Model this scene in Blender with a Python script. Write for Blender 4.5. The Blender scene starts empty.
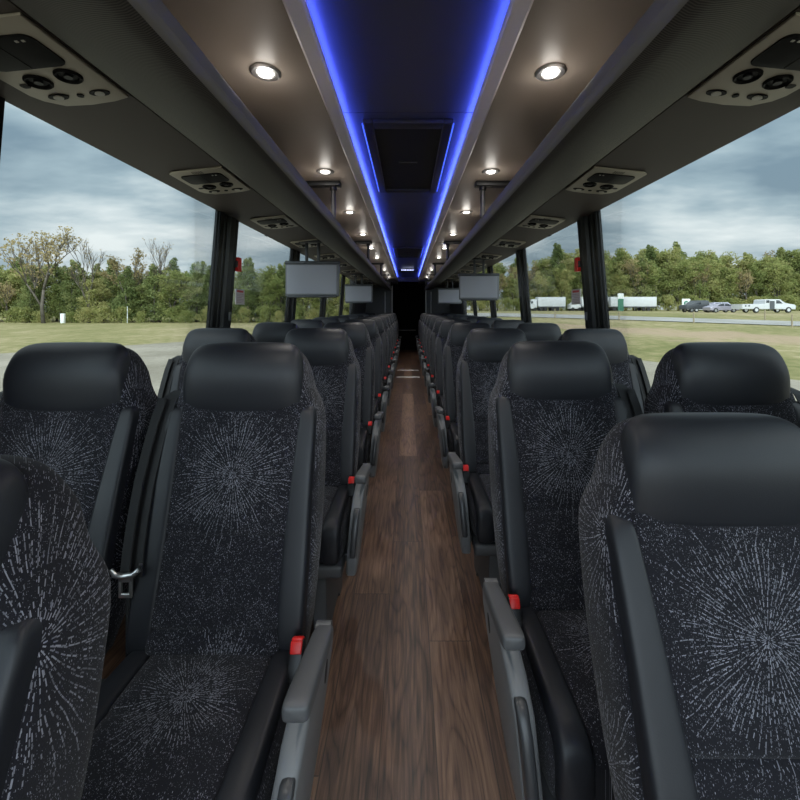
import bpy, bmesh, math, random
from mathutils import Vector, Matrix
random.seed(7)
SC = bpy.context.scene
COL = SC.collection
CZ = 1.25                      # eye height above the coach floor
PI = math.pi
Y0, Y1 = -1.25, 10.6           # coach saloon runs along +Y
ROW = .843

# ------------------------------------------------------------------ helpers
def tag(o, label=None, cat=None, group=None, kind=None):
    if label: o['label'] = label
    if cat: o['category'] = cat
    if group: o['group'] = group
    if kind: o['kind'] = kind
    return o

def empty(name, loc=(0, 0, 0), label=None, cat=None, group=None, kind=None):
    o = bpy.data.objects.new(name, None)
    o.empty_display_size = .1
    COL.objects.link(o); o.location = loc
    return tag(o, label, cat, group, kind)

def copy_tree(o, parent=None):
    c = o.copy(); COL.objects.link(c)
    if parent is not None: c.parent = parent
    for ch in list(o.children): copy_tree(ch, c)
    return c

class MB:
    def __init__(self): self.bm = bmesh.new(); self.mi = 0
    def face(self, pts, mi=0):
        vs = [self.bm.verts.new(p) for p in pts]
        f = self.bm.faces.new(vs); f.material_index = mi; return f
    def box(self, a, b, mi=0, bev=0, M=None):
        x0, y0, z0 = a; x1, y1, z1 = b
        vs = [self.bm.verts.new(p) for p in ((x0,y0,z0),(x1,y0,z0),(x1,y1,z0),(x0,y1,z0),(x0,y0,z1),(x1,y0,z1),(x1,y1,z1),(x0,y1,z1))]
        fs = [self.bm.faces.new([vs[i] for i in q]) for q in ((0,3,2,1),(4,5,6,7),(0,1,5,4),(1,2,6,5),(2,3,7,6),(3,0,4,7))]
        for f in fs: f.material_index = mi
        if bev:
            es = list({e for f in fs for e in f.edges})
            r = bmesh.ops.bevel(self.bm, geom=es, offset=bev, segments=3, profile=.5, affect='EDGES')
            vs = list({v for v in r['verts']} | {v for v in vs if v.is_valid})
            for f in r['faces']: f.material_index = mi
        if M is not None:
            for v in set(vs): v.co = M @ v.co
        return self
    def loft(self, rings, cap=True, mi=0, closed=True):
        R = [[self.bm.verts.new(p) for p in r] for r in rings]
        n = len(R[0])
        for a, b in zip(R, R[1:]):
            for i in range(n if closed else n - 1):
                j = (i + 1) % n
                f = self.bm.faces.new((a[i], a[j], b[j], b[i])); f.material_index = mi
        if cap and closed:
            for r in (R[0][::-1], R[-1]):
                f = self.bm.faces.new(r); f.material_index = mi
        return self
    def tube(self, pts, rad, n=8, mi=0):
        if not hasattr(rad, '__len__'): rad = [rad] * len(pts)
        pts = [Vector(p) for p in pts]; rings = []
        for i, p in enumerate(pts):
            d = (pts[min(i+1, len(pts)-1)] - pts[max(i-1, 0)]).normalized()
            up = Vector((0, 0, 1)) if abs(d.z) < .9 else Vector((1, 0, 0))
            a = d.cross(up).normalized(); b = a.cross(d)
            rings.append([p + (a*math.cos(t) + b*math.sin(t))*rad[i] for t in [2*PI*k/n for k in range(n)]])
        return self.loft(rings, mi=mi)
    def prism(self, poly, axis, a, b, mi=0, bev=0, off=None):
        """poly of 2D points extruded on axis ('x','y','z') between a and b"""
        def P(p, t):
            return {'x': (t, p[0], p[1]), 'y': (p[0], t, p[1]), 'z': (p[0], p[1], t)}[axis]
        A = [self.bm.verts.new(P(p, a if off is None else a + off(p))) for p in poly]
        B = [self.bm.verts.new(P(p, b if off is None else b + off(p))) for p in poly]
        n = len(poly); fs = [self.bm.faces.new(A[::-1]), self.bm.faces.new(B)]
        caps = list(fs)
        for i in range(n):
            fs.append(self.bm.faces.new((A[i], A[(i+1) % n], B[(i+1) % n], B[i])))
        for f in fs: f.material_index = mi
        if bev:
            es = [e for f in caps for e in f.edges]
            bmesh.ops.bevel(self.bm, geom=list(set(es)), offset=bev, segments=3, profile=.5, affect='EDGES')
        return self
    def disc(self, c, r, h, axis='z', n=24, mi=0):
        c = Vector(c)
        def P(t, k):
            u, v = math.cos(t)*r, math.sin(t)*r
            return c + {'x': Vector((k, u, v)), 'y': Vector((u, k, v)), 'z': Vector((u, v, k))}[axis]
        T = [2*PI*i/n for i in range(n)]
        return self.loft([[P(t, 0) for t in T], [P(t, h) for t in T]], mi=mi)
    def build(self, name, mats, parent=None, smooth=True, sub=0, flip=False, angle=40):
        if flip:
            for v in self.bm.verts: v.co.x = -v.co.x
        bmesh.ops.recalc_face_normals(self.bm, faces=self.bm.faces)
        me = bpy.data.meshes.new(name); self.bm.to_mesh(me); self.bm.free()
        for m in (mats if isinstance(mats, (list, tuple)) else [mats]): me.materials.append(m)
        if smooth:
            for p in me.polygons: p.use_smooth = True
            if not sub: me.set_sharp_from_angle(angle=math.radians(angle))
        o = bpy.data.objects.new(name, me); COL.objects.link(o)
        if parent is not None: o.parent = parent
        if sub:
            m = o.modifiers.new('s', 'SUBSURF'); m.levels = sub; m.render_levels = sub
        return o

# ------------------------------------------------------------------ materials
def new_mat(name):
    m = bpy.data.materials.new(name); m.use_nodes = True
    nt = m.node_tree; b = nt.nodes['Principled BSDF']
    return m, nt, b
def simple(name, col, rough=.5, metal=0, spec=.5, coat=0, bump=0, bscale=200, em=None, ems=0):
    m, nt, b = new_mat(name)
    b.inputs['Base Color'].default_value = (*col, 1)
    b.inputs['Roughness'].default_value = rough
    b.inputs['Metallic'].default_value = metal
    b.inputs['Specular IOR Level'].default_value = spec
    b.inputs['Coat Weight'].default_value = coat
    if em:
        b.inputs['Emission Color'].default_value = (*em, 1); b.inputs['Emission Strength'].default_value = ems
    tc = nt.nodes.new('ShaderNodeTexCoord'); no = nt.nodes.new('ShaderNodeTexNoise')
    no.inputs['Scale'].default_value = bscale; nt.links.new(tc.outputs['Object'], no.inputs['Vector'])
    bp = nt.nodes.new('ShaderNodeBump'); bp.inputs['Strength'].default_value = bump if bump else .02
    bp.inputs['Distance'].default_value = .001
    nt.links.new(no.outputs['Fac'], bp.inputs['Height']); nt.links.new(bp.outputs['Normal'], b.inputs['Normal'])
    return m

class NG:
    """small node-math writer"""
    def __init__(self, nt): self.nt = nt
    def m(self, op, a, b=None, c=None):
        n = self.nt.nodes.new('ShaderNodeMath'); n.operation = op
        for i, v in enumerate((a, b, c)):
            if v is None: continue
            if isinstance(v, (int, float)): n.inputs[i].default_value = v
            else: self.nt.links.new(v, n.inputs[i])
        return n.outputs[0]
    def xyz(self, sock):
        n = self.nt.nodes.new('ShaderNodeSeparateXYZ'); self.nt.links.new(sock, n.inputs[0]); return n.outputs
    def comb(self, x, y, z=0):
        n = self.nt.nodes.new('ShaderNodeCombineXYZ')
        for i, v in enumerate((x, y, z)):
            if isinstance(v, (int, float)): n.inputs[i].default_value = v
            else: self.nt.links.new(v, n.inputs[i])
        return n.outputs[0]
    def white(self, vec):
        n = self.nt.nodes.new('ShaderNodeTexWhiteNoise'); n.noise_dimensions = '3D'
        self.nt.links.new(vec, n.inputs['Vector']); return n.outputs['Value']
    def noise(self, vec, scale, detail=2, rough=.5):
        n = self.nt.nodes.new('ShaderNodeTexNoise'); n.inputs['Scale'].default_value = scale
        n.inputs['Detail'].default_value = detail; n.inputs['Roughness'].default_value = rough
        if vec is not None: self.nt.links.new(vec, n.inputs['Vector'])
        return n.outputs['Fac']
    def ramp(self, fac, stops):
        n = self.nt.nodes.new('ShaderNodeValToRGB'); e = n.color_ramp.elements
        while len(e) < len(stops): e.new(.5)
        for k, (p, c) in zip(e, stops):
            k.position = p; k.color = (*c, 1) if len(c) == 3 else c
        self.nt.links.new(fac, n.inputs['Fac']); return n.outputs['Color']
    def mix(self, f, a, b):
        n = self.nt.nodes.new('ShaderNodeMix'); n.data_type = 'RGBA'
        for i, v in ((0, f), (6, a), (7, b)):
            if isinstance(v, (int, float)): n.inputs[i].default_value = v
            elif isinstance(v, tuple): n.inputs[i].default_value = (*v, 1)
            else: self.nt.links.new(v, n.inputs[i])
        return n.outputs[2]

def fabric(name, mode, bursts, speck=1.5, thread=(.28, .28, .325)):
    """black moquette with bursts of dashed pale threads; mode picks the surface coordinates"""
    m, nt, b = new_mat(name); g = NG(nt)
    tc = nt.nodes.new('ShaderNodeTexCoord'); x, y, z = g.xyz(tc.outputs['Object'])
    if mode == 'xz': u, v = x, z
    elif mode == 'xy': u, v = x, y
    else: u, v = g.m('ADD', y, g.m('ABSOLUTE', x)), z
    total = None
    for (cu, cv, N, L, W, RM) in bursts:
        du, dv = g.m('SUBTRACT', u, cu), g.m('SUBTRACT', v, cv)
        r = g.m('SQRT', g.m('ADD', g.m('MULTIPLY', du, du), g.m('MULTIPLY', dv, dv)))
        wob = g.m('MULTIPLY', g.m('SUBTRACT', g.noise(g.comb(u, v), 14, 1), .5), .16)
        th = g.m('ADD', g.m('ARCTAN2', dv, du), wob)
        for (n_, r0, r1) in ((int(N*.4), .002, RM*.42), (N, RM*.16, RM*1.2), (int(N*1.8), RM*.60, RM*1.55)):
            k = g.m('MULTIPLY', th, n_/(2*PI))
            cell = g.m('FLOOR', k)
            rs = g.white(g.comb(cell, n_, 3.1))
            fr = g.m('SUBTRACT', g.m('FRACT', k), g.m('ADD', .4, g.m('MULTIPLY', rs, .2)))
            lat = g.m('MULTIPLY', g.m('ABSOLUTE', fr), g.m('MULTIPLY', r, 2*PI/n_))
            sm = g.m('LESS_THAN', lat, W)
            q = g.m('ADD', g.m('DIVIDE', r, L), g.m('MULTIPLY', rs, 9.0))
            qc = g.m('FLOOR', q)
            rnd = g.white(g.comb(cell, qc, n_))
            dm = g.m('LESS_THAN', g.m('FRACT', q), g.m('ADD', .42, g.m('MULTIPLY', rnd, .5)))
            rnd2 = g.white(g.comb(qc, cell, n_ + 5.5))
            edge = g.m('ADD', r0, 0)
            end = g.m('MULTIPLY', g.m('ADD', .55, g.m('MULTIPLY', rs, .45)), r1)
            ok = g.m('MULTIPLY', g.m('GREATER_THAN', r, edge), g.m('LESS_THAN', r, end))
            mask = g.m('MULTIPLY', g.m('MULTIPLY', sm, dm), g.m('MULTIPLY', ok, g.m('GREATER_THAN', rnd2, .16)))
            mask = g.m('MULTIPLY', mask, g.m('ADD', .18, g.m('MULTIPLY', rnd2, .72)))
            total = mask if total is None else g.m('MAXIMUM', total, mask)
    for (sc, th_, st) in ((330, .20, 2.0), (520, .17, 1.4)):
        vo = nt.nodes.new('ShaderNodeTexVoronoi'); vo.voronoi_dimensions = '2D'
        vo.inputs['Scale'].default_value = sc
        nt.links.new(g.comb(u, g.m('DIVIDE', v, st)), vo.inputs['Vector'])
        rc = g.xyz(vo.outputs['Color'])[0]
        dens = g.noise(g.comb(u, v), 16, 2)
        keep = g.m('LESS_THAN', rc, g.m('MULTIPLY', g.m('SUBTRACT', dens, .22), .75*speck))
        sp = g.m('MULTIPLY', g.m('LESS_THAN', vo.outputs['Distance'], th_), keep)
        total = g.m('MAXIMUM', total, g.m('MULTIPLY', sp, g.m('ADD', .25, g.m('MULTIPLY', g.m('FRACT', g.m('MULTIPLY', rc, 37)), .65))))
    weave = g.noise(g.comb(g.m('MULTIPLY', u, 3), v), 420, 2)
    base = g.ramp(weave, [(.3, (.003, .003, .005)), (.7, (.011, .0105, .016))])
    nt.links.new(g.mix(total, base, thread), b.inputs['Base Color'])
    b.inputs['Roughness'].default_value = .92
    b.inputs['Specular IOR Level'].default_value = .2
    b.inputs['Sheen Weight'].default_value = .08
    b.inputs['Sheen Roughness'].default_value = .6
    bp = nt.nodes.new('ShaderNodeBump'); bp.inputs['Strength'].default_value = .35; bp.inputs['Distance'].default_value = .001
    nt.links.new(g.m('ADD', weave, total), bp.inputs['Height']); nt.links.new(bp.outputs['Normal'], b.inputs['Normal'])
    return m

M = {}
M['fab_back'] = fabric('moquette_back', 'xz', [(0, .835, 52, .0080, .00060, .110), (.03, .42, 44, .0085, .00060, .085)])
M['fab_cush'] = fabric('moquette_cushion', 'xy', [(0, -.27, 50, .0085, .00058, .085)])
M['fab_side'] = fabric('moquette_side', 'side', [(.205, .962, 40, .0100, .00075, .12), (.20, .60, 38, .0105, .00075, .10)], speck=1.2)
def leather():
    m, nt, b = new_mat('black_leather'); g = NG(nt)
    tc = nt.nodes.new('ShaderNodeTexCoord')
    vo = nt.nodes.new('ShaderNodeTexVoronoi'); vo.inputs['Scale'].default_value = 420
    nt.links.new(tc.outputs['Object'], vo.inputs['Vector'])
    big = g.noise(tc.outputs['Object'], 9, 2)
    b.inputs['Base Color'].default_value = (.0135, .0145, .0185, 1)
    b.inputs['Specular IOR Level'].default_value = .42
    nt.links.new(g.m('ADD', .40, g.m('MULTIPLY', big, .12)), b.inputs['Roughness'])
    bp = nt.nodes.new('ShaderNodeBump'); bp.inputs['Strength'].default_value = .10; bp.inputs['Distance'].default_value = .0006
    bp2 = nt.nodes.new('ShaderNodeBump'); bp2.inputs['Strength'].default_value = .25; bp2.inputs['Distance'].default_value = .004
    nt.links.new(big, bp2.inputs['Height'])
    nt.links.new(vo.outputs['Distance'], bp.inputs['Height']); nt.links.new(bp2.outputs['Normal'], bp.inputs['Normal'])
    nt.links.new(bp.outputs['Normal'], b.inputs['Normal'])
    return m
M['leather'] = leather()
M['grey_plastic'] = simple('grey_plastic', (.15, .155, .162), .45, bump=.08, bscale=900)
M['mid_plastic'] = simple('charcoal_plastic', (.075, .078, .083), .42, bump=.08, bscale=900)
M['lever'] = simple('dark_lever_plastic', (.040, .042, .046), .35)
M['black_plastic'] = simple('black_plastic', (.009, .009, .010), .4)
M['recess'] = simple('recess_black', (.006, .006, .007), .6)
M['webbing'] = simple('seatbelt_webbing', (.010, .010, .011), .75, bump=.3, bscale=700)
M['red'] = simple('red_button', (.70, .015, .012), .35)
M['chrome'] = simple('brushed_steel', (.6, .6, .6), .35, metal=1)
M['leg_metal'] = simple('grey_leg_paint', (.06, .062, .066), .5)
M['under'] = simple('rack_underside_vinyl', (.086, .072, .062), .60, bump=.25, bscale=350)
M['rail'] = simple('rack_rail', (.18, .17, .155), .5)
M['ceil'] = simple('taupe_ceiling_panel', (.33, .285, .245), .40, bump=.05, bscale=120)
M['ceil_mid'] = simple('navy_gloss_ceiling', (.075, .080, .105), .30)
M['trim'] = simple('pale_cove_trim', (.80, .76, .78), .40)
M['gap'] = simple('dark_joint', (.012, .011, .010), .6)
M['psu'] = simple('champagne_plastic', (.42, .38, .30), .38, metal=.15, bump=.03)
M['psu_dark'] = simple('smoked_lens', (.006, .0055, .0055), .45, spec=.12)
M['psu_pale'] = simple('pale_button', (.50, .48, .42), .35)
M['pillar'] = simple('black_pillar_trim', (.006, .0065, .007), .30, spec=.3)
M['pillar_rib'] = simple('charcoal_pillar_rib', (.016, .018, .020), .32, spec=.4)
M['wall'] = simple('charcoal_wall_vinyl', (.030, .031, .034), .7, bump=.2, bscale=300)
M['bulk'] = simple('bulkhead_laminate', (.075, .08, .085), .5)
M['black_wall'] = simple('black_rear_laminate', (.003, .003, .0035), .8, spec=.15)
M['screen'] = simple('grey_screen', (.20, .20, .225), .30)
M['bezel'] = simple('screen_bezel', (.10, .105, .11), .4)
M['bezel_dark'] = simple('screen_hood', (.02, .022, .025), .4)
M['post'] = simple('dark_post', (.05, .05, .052), .3, metal=.5)
M['pole'] = simple('satin_pole', (.35, .35, .34), .35, metal=.7)
M['hatch'] = simple('hatch_frame', (.024, .024, .028), .5)
M['hatch_in'] = simple('hatch_mesh', (.008, .0075, .007), .6)
M['led'] = simple('blue_led', (.1, .1, .5), .5, em=(.08, .13, 1.0), ems=17)
M['led2'] = simple('blue_led_dim', (.1, .1, .5), .5, em=(.05, .12, 1.0), ems=1.6)
M['lamp'] = simple('lamp_lens', (.9, .9, .85), .3, em=(1, .96, .88), ems=9)
M['sign_px'] = simple('sign_pixels', (.5, .5, .6), .4, em=(.6, .65, 1), ems=2.5)
M['paper'] = simple('sticker_paper', (.62, .57, .55), .7)
M['ink_red'] = simple('sticker_red', (.55, .09, .08), .7)
M['ink_grey'] = simple('sticker_ink', (.42, .30, .28), .7)
M['alu'] = simple('aluminium_strip', (.75, .73, .70), .45, metal=.1)  # pale tone for the painted bands of light on the floor

def ribbed():
    m, nt, b = new_mat('ribbed_rack_fabric'); g = NG(nt)
    tc = nt.nodes.new('ShaderNodeTexCoord'); x, y, z = g.xyz(tc.outputs['Object'])
    s = g.m('SINE', g.m('MULTIPLY', y, 2*PI/.0052))
    h = g.m('MULTIPLY', g.m('ADD', s, 1), .5)
    no = g.noise(tc.outputs['Object'], 300, 2)
    nt.links.new(g.ramp(g.m('ADD', g.m('MULTIPLY', h, .8), g.m('MULTIPLY', no, .2)), [(.1, (.022, .020, .018)), (.9, (.092, .082, .073))]), b.inputs['Base Color'])
    b.inputs['Roughness'].default_value = .55
    bp = nt.nodes.new('ShaderNodeBump'); bp.inputs['Strength'].default_value = .35; bp.inputs['Distance'].default_value = .001
    nt.links.new(h, bp.inputs['Height']); nt.links.new(bp.outputs['Normal'], b.inputs['Normal'])
    return m
M['ribbed'] = ribbed()

def wood():
    m, nt, b = new_mat('walnut_plank_vinyl'); g = NG(nt)
    tc = nt.nodes.new('ShaderNodeTexCoord'); x, y, z = g.xyz(tc.outputs['Object'])
    PW, PL = .158, 1.25
    px = g.m('DIVIDE', g.m('ADD', x, .079+.158*20), PW); ix = g.m('FLOOR', px); fx = g.m('FRACT', px)
    off = g.white(g.comb(ix, 1.7, 2.2))
    py = g.m('ADD', g.m('DIVIDE', y, PL), g.m('MULTIPLY', off, 7)); iy = g.m('FLOOR', py); fy = g.m('FRACT', py)
    rnd = g.white(g.comb(ix, iy, 4.4))
    vec = g.comb(g.m('ADD', g.m('MULTIPLY', x, 1), g.m('MULTIPLY', rnd, 13)), g.m('MULTIPLY', y, .045), rnd)
    grain = g.noise(vec, 110, 6, .65)
    # long cathedral figure
    w = g.noise(g.comb(g.m('ADD', g.m('MULTIPLY', x, 1.0), g.m('MULTIPLY', rnd, 31)), g.m('MULTIPLY', y, .12), rnd), 9, 2, .5)
    rings = g.m('FRACT', g.m('MULTIPLY', w, 13))
    rings = g.m('SUBTRACT', 1, g.m('POWER', g.m('ABSOLUTE', g.m('SUBTRACT', g.m('MULTIPLY', rings, 2), 1)), 3))
    f = g.m('ADD', g.m('MULTIPLY', grain, .70), g.m('MULTIPLY', rings, .13))
    f = g.m('ADD', f, g.m('MULTIPLY', rnd, .20))
    col = g.ramp(f, [(.30, (.020, .010, .006)), (.46, (.085, .043, .026)), (.60, (.175, .097, .060)), (.80, (.32, .20, .13))])
    ex = g.m('MINIMUM', fx, g.m('SUBTRACT', 1, fx)); ey = g.m('MINIMUM', fy, g.m('SUBTRACT', 1, fy))
    seam = g.m('MAXIMUM', g.m('LESS_THAN', ex, .010), g.m('LESS_THAN', ey, .0014))
    col = g.mix(g.m('MULTIPLY', seam, .75), col, (.010, .006, .005))
    lit = g.m('MULTIPLY', g.m('GREATER_THAN', ex, .010), g.m('LESS_THAN', ex, .020))
    col = g.mix(g.m('MULTIPLY', lit, .5), col, (.12, .068, .04))
    nt.links.new(col, b.inputs['Base Color'])
    nt.links.new(g.m('ADD', .30, g.m('MULTIPLY', grain, .28)), b.inputs['Roughness'])
    b.inputs['Specular IOR Level'].default_value = .7
    bp = nt.nodes.new('ShaderNodeBump'); bp.inputs['Strength'].default_value = .22; bp.inputs['Distance'].default_value = .001
    nt.links.new(g.m('SUBTRACT', f, seam), bp.inputs['Height']); nt.links.new(bp.outputs['Normal'], b.inputs['Normal'])
    return m
M['wood'] = wood()

def glass():
    m = bpy.data.materials.new('tinted_window_glass'); m.use_nodes = True
    nt = m.node_tree; nt.nodes.clear()
    out = nt.nodes.new('ShaderNodeOutputMaterial'); mx = nt.nodes.new('ShaderNodeMixShader')
    tr = nt.nodes.new('ShaderNodeBsdfTransparent'); gl = nt.nodes.new('ShaderNodeBsdfGlossy')
    tr.inputs[0].default_value = (.90, .92, .91, 1); gl.inputs[1].default_value = .02
    lw = nt.nodes.new('ShaderNodeLayerWeight'); lw.inputs[0].default_value = .12
    mp = nt.nodes.new('ShaderNodeMath'); mp.operation = 'MULTIPLY'; mp.inputs[1].default_value = .35
    nt.links.new(lw.outputs['Fresnel'], mp.inputs[0]); nt.links.new(mp.outputs[0], mx.inputs[0])
    nt.links.new(tr.outputs[0], mx.inputs[1]); nt.links.new(gl.outputs[0], mx.inputs[2])
    nt.links.new(mx.outputs[0], out.inputs[0])
    return m
M['glass'] = glass()

def two_tone(name, c1, c2, c3, scale, rough=.9, stretch=(1, 1, 1), bump=0):
    m, nt, b = new_mat(name); g = NG(nt)
    tc = nt.nodes.new('ShaderNodeTexCoord'); x, y, z = g.xyz(tc.outputs['Object'])
    v = g.comb(g.m('MULTIPLY', x, stretch[0]), g.m('MULTIPLY', y, stretch[1]), g.m('MULTIPLY', z, stretch[2]))
    a = g.noise(v, scale, 6, .6); c = g.noise(v, scale*14, 3, .6)
    f = g.m('ADD', g.m('MULTIPLY', a, .7), g.m('MULTIPLY', c, .3))
    nt.links.new(g.ramp(f, [(.36, c1), (.5, c2), (.64, c3)]), b.inputs['Base Color'])
    b.inputs['Roughness'].default_value = rough; b.inputs['Specular IOR Level'].default_value = .15
    return m
def grass():
    m, nt, b = new_mat('dry_grass'); g = NG(nt)
    tc = nt.nodes.new('ShaderNodeTexCoord'); x, y, z = g.xyz(tc.outputs['Object'])
    a = g.noise(tc.outputs['Object'], .07, 6, .6); c = g.noise(tc.outputs['Object'], 1.3, 4, .65)
    f = g.m('ADD', g.m('MULTIPLY', a, .55), g.m('MULTIPLY', c, .45))
    col = g.ramp(f, [(.38, (.16, .165, .065)), (.5, (.26, .235, .115)), (.6, (.36, .305, .185))])
    # worn earth verge in front of the road
    d = g.m('ADD', g.m('MULTIPLY', g.m('SUBTRACT', x, 27.7), .56), g.m('MULTIPLY', g.m('SUBTRACT', y, 28.5), .83))
    band = g.m('SUBTRACT', 1, g.m('MULTIPLY', g.m('ABSOLUTE', d), .2))
    n = g.noise(tc.outputs['Object'], .35, 5, .6)
    k = g.m('MULTIPLY', g.m('ADD', band, g.m('MULTIPLY', g.m('SUBTRACT', n, .5), 3.2)), 1.6)
    k = g.m('MULTIPLY', g.m('MINIMUM', g.m('MAXIMUM', k, 0), 1), g.m('GREATER_THAN', x, 14))
    col = g.mix(g.m('MULTIPLY', k, .8), col, (.36, .27, .19))
    nt.links.new(col, b.inputs['Base Color']); b.inputs['Roughness'].default_value = .95; b.inputs['Specular IOR Level'].default_value = .1
    return m
M['grass'] = grass()
M['gravel'] = two_tone('pale_gravel', (.21, .19, .15), (.28, .255, .205), (.35, .32, .265), .25)
M['road'] = two_tone('pale_asphalt', (.27, .265, .25), (.33, .325, .31), (.38, .37, .35), .3)
M['soil'] = two_tone('bare_soil', (.20, .15, .10), (.26, .20, .13), (.25, .23, .11), .12)
def leafmat(name, a, b_, c):
    m, nt, b = new_mat(name); g = NG(nt)
    tc = nt.nodes.new('ShaderNodeTexCoord'); oi = nt.nodes.new('ShaderNodeObjectInfo')
    n = g.noise(tc.outputs['Object'], .9, 3)
    f = g.m('ADD', g.m('MULTIPLY', n, .75), g.m('MULTIPLY', oi.outputs['Random'], .25))
    nt.links.new(g.ramp(f, [(.32, a), (.5, b_), (.68, c)]), b.inputs['Base Color'])
    b.inputs['Roughness'].default_value = .8; b.inputs['Specular IOR Level'].default_value = .15
    tl = nt.nodes.new('ShaderNodeBsdfTranslucent'); mx = nt.nodes.new('ShaderNodeMixShader'); mx.inputs[0].default_value = .45
    nt.links.new(b.inputs['Base Color'].links[0].from_socket, tl.inputs[0])
    nt.links.new(b.outputs[0], mx.inputs[1]); nt.links.new(tl.outputs[0], mx.inputs[2])
    nt.links.new(mx.outputs[0], nt.nodes['Material Output'].inputs[0])
    return m
M['leaf_dark'] = leafmat('cedar_foliage', (.13, .17, .060), (.21, .25, .095), (.33, .34, .14))
M['leaf_mid'] = leafmat('broadleaf_foliage', (.19, .23, .075), (.30, .32, .115), (.43, .40, .17))
M['leaf_rust'] = leafmat('autumn_foliage', (.26, .21, .10), (.38, .30, .15), (.44, .36, .19))
M['bark'] = two_tone('grey_bark', (.075, .065, .052), (.12, .105, .085), (.17, .15, .125), 2)
M['white_paint'] = simple('white_vehicle_paint', (.55, .56, .57), .35)
M['silver_paint'] = simple('silver_vehicle_paint', (.42, .40, .48), .3, metal=.4)
M['dark_paint'] = simple('dark_vehicle_paint', (.06, .065, .07), .3)
M['car_glass'] = simple('dark_car_glass', (.03, .035, .04), .1)
M['tyre'] = simple('tyre_rubber', (.018, .018, .018), .8)
M['trailer'] = simple('trailer_panel', (.52, .53, .54), .5)
M['sign_white'] = simple('sign_white', (.75, .77, .75), .6)
M['sign_green'] = simple('sign_green', (.04, .16, .10), .6)
M['wood_post'] = simple('weathered_post', (.30, .25, .17), .9)

def add_structure(mb, name, mat, parent=None, **k):
    o = mb.build(name, mat, parent, **k)
    if parent is None: o['kind'] = 'structure'
    return o
Z = lambda r: CZ + r            # height measured from the eye line

# ------------------------------------------------------------------ coach shell
mb = MB(); mb.box((-1.16, Y0, -.03), (1.16, 12.3, 0)); add_structure(mb, 'floor', M['wood'], smooth=False)
for k, yy in enumerate((7.28, 8.10)):  # window light between the rows, painted as pale strips across the aisle
    mb = MB(); mb.box((-.215, yy, 0), (.215, yy+.10, .006), bev=.002); o = add_structure(mb, 'trim_%d' % (k+1), M['alu'])
# side walls below the sill, with a sill ledge; the wall leans inwards going up
def wall_x(zabs):
    return 1.185 - .02*min(zabs, .75)/.75 - (.085*max(0, zabs - .75)/1.05)
SILL, HEAD = .74, Z(.61)
for s, nm in ((-1, 'left'), (1, 'right')):
    mb = MB()
    poly = [(s*wall_x(0), -.03), (s*wall_x(SILL), SILL), (s*(wall_x(SILL)-.004), SILL+.012), (s*(wall_x(SILL)-.004), SILL+.025),
            (s*(wall_x(SILL)+.09), SILL+.03), (s*(wall_x(0)+.1), -.03)]
    mb.prism(poly, 'y', Y0, 8.30)
    add_structure(mb, 'wall_'+nm, M['wall'], smooth=False); mb = MB()
    mb.prism([(s*wall_x(HEAD), HEAD), (s*wall_x(HEAD)+s*.09, HEAD), (s*1.19, Z(.80)), (s*1.09, Z(.80))], 'y', Y0, 8.30)
    add_structure(mb, 'wall_'+nm+'_upper', M['wall'], smooth=False); mb = MB()
    mb.prism([(s*wall_x(0), 0), (s*wall_x(SILL), SILL), (s*wall_x(HEAD), HEAD), (s*1.09, Z(.80)), (s*1.2, Z(.80)), (s*1.25, 0)], 'y', 8.30, 10.72)
    add_structure(mb, 'wall_'+nm+'_rear', M['wall'], smooth=False)

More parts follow.
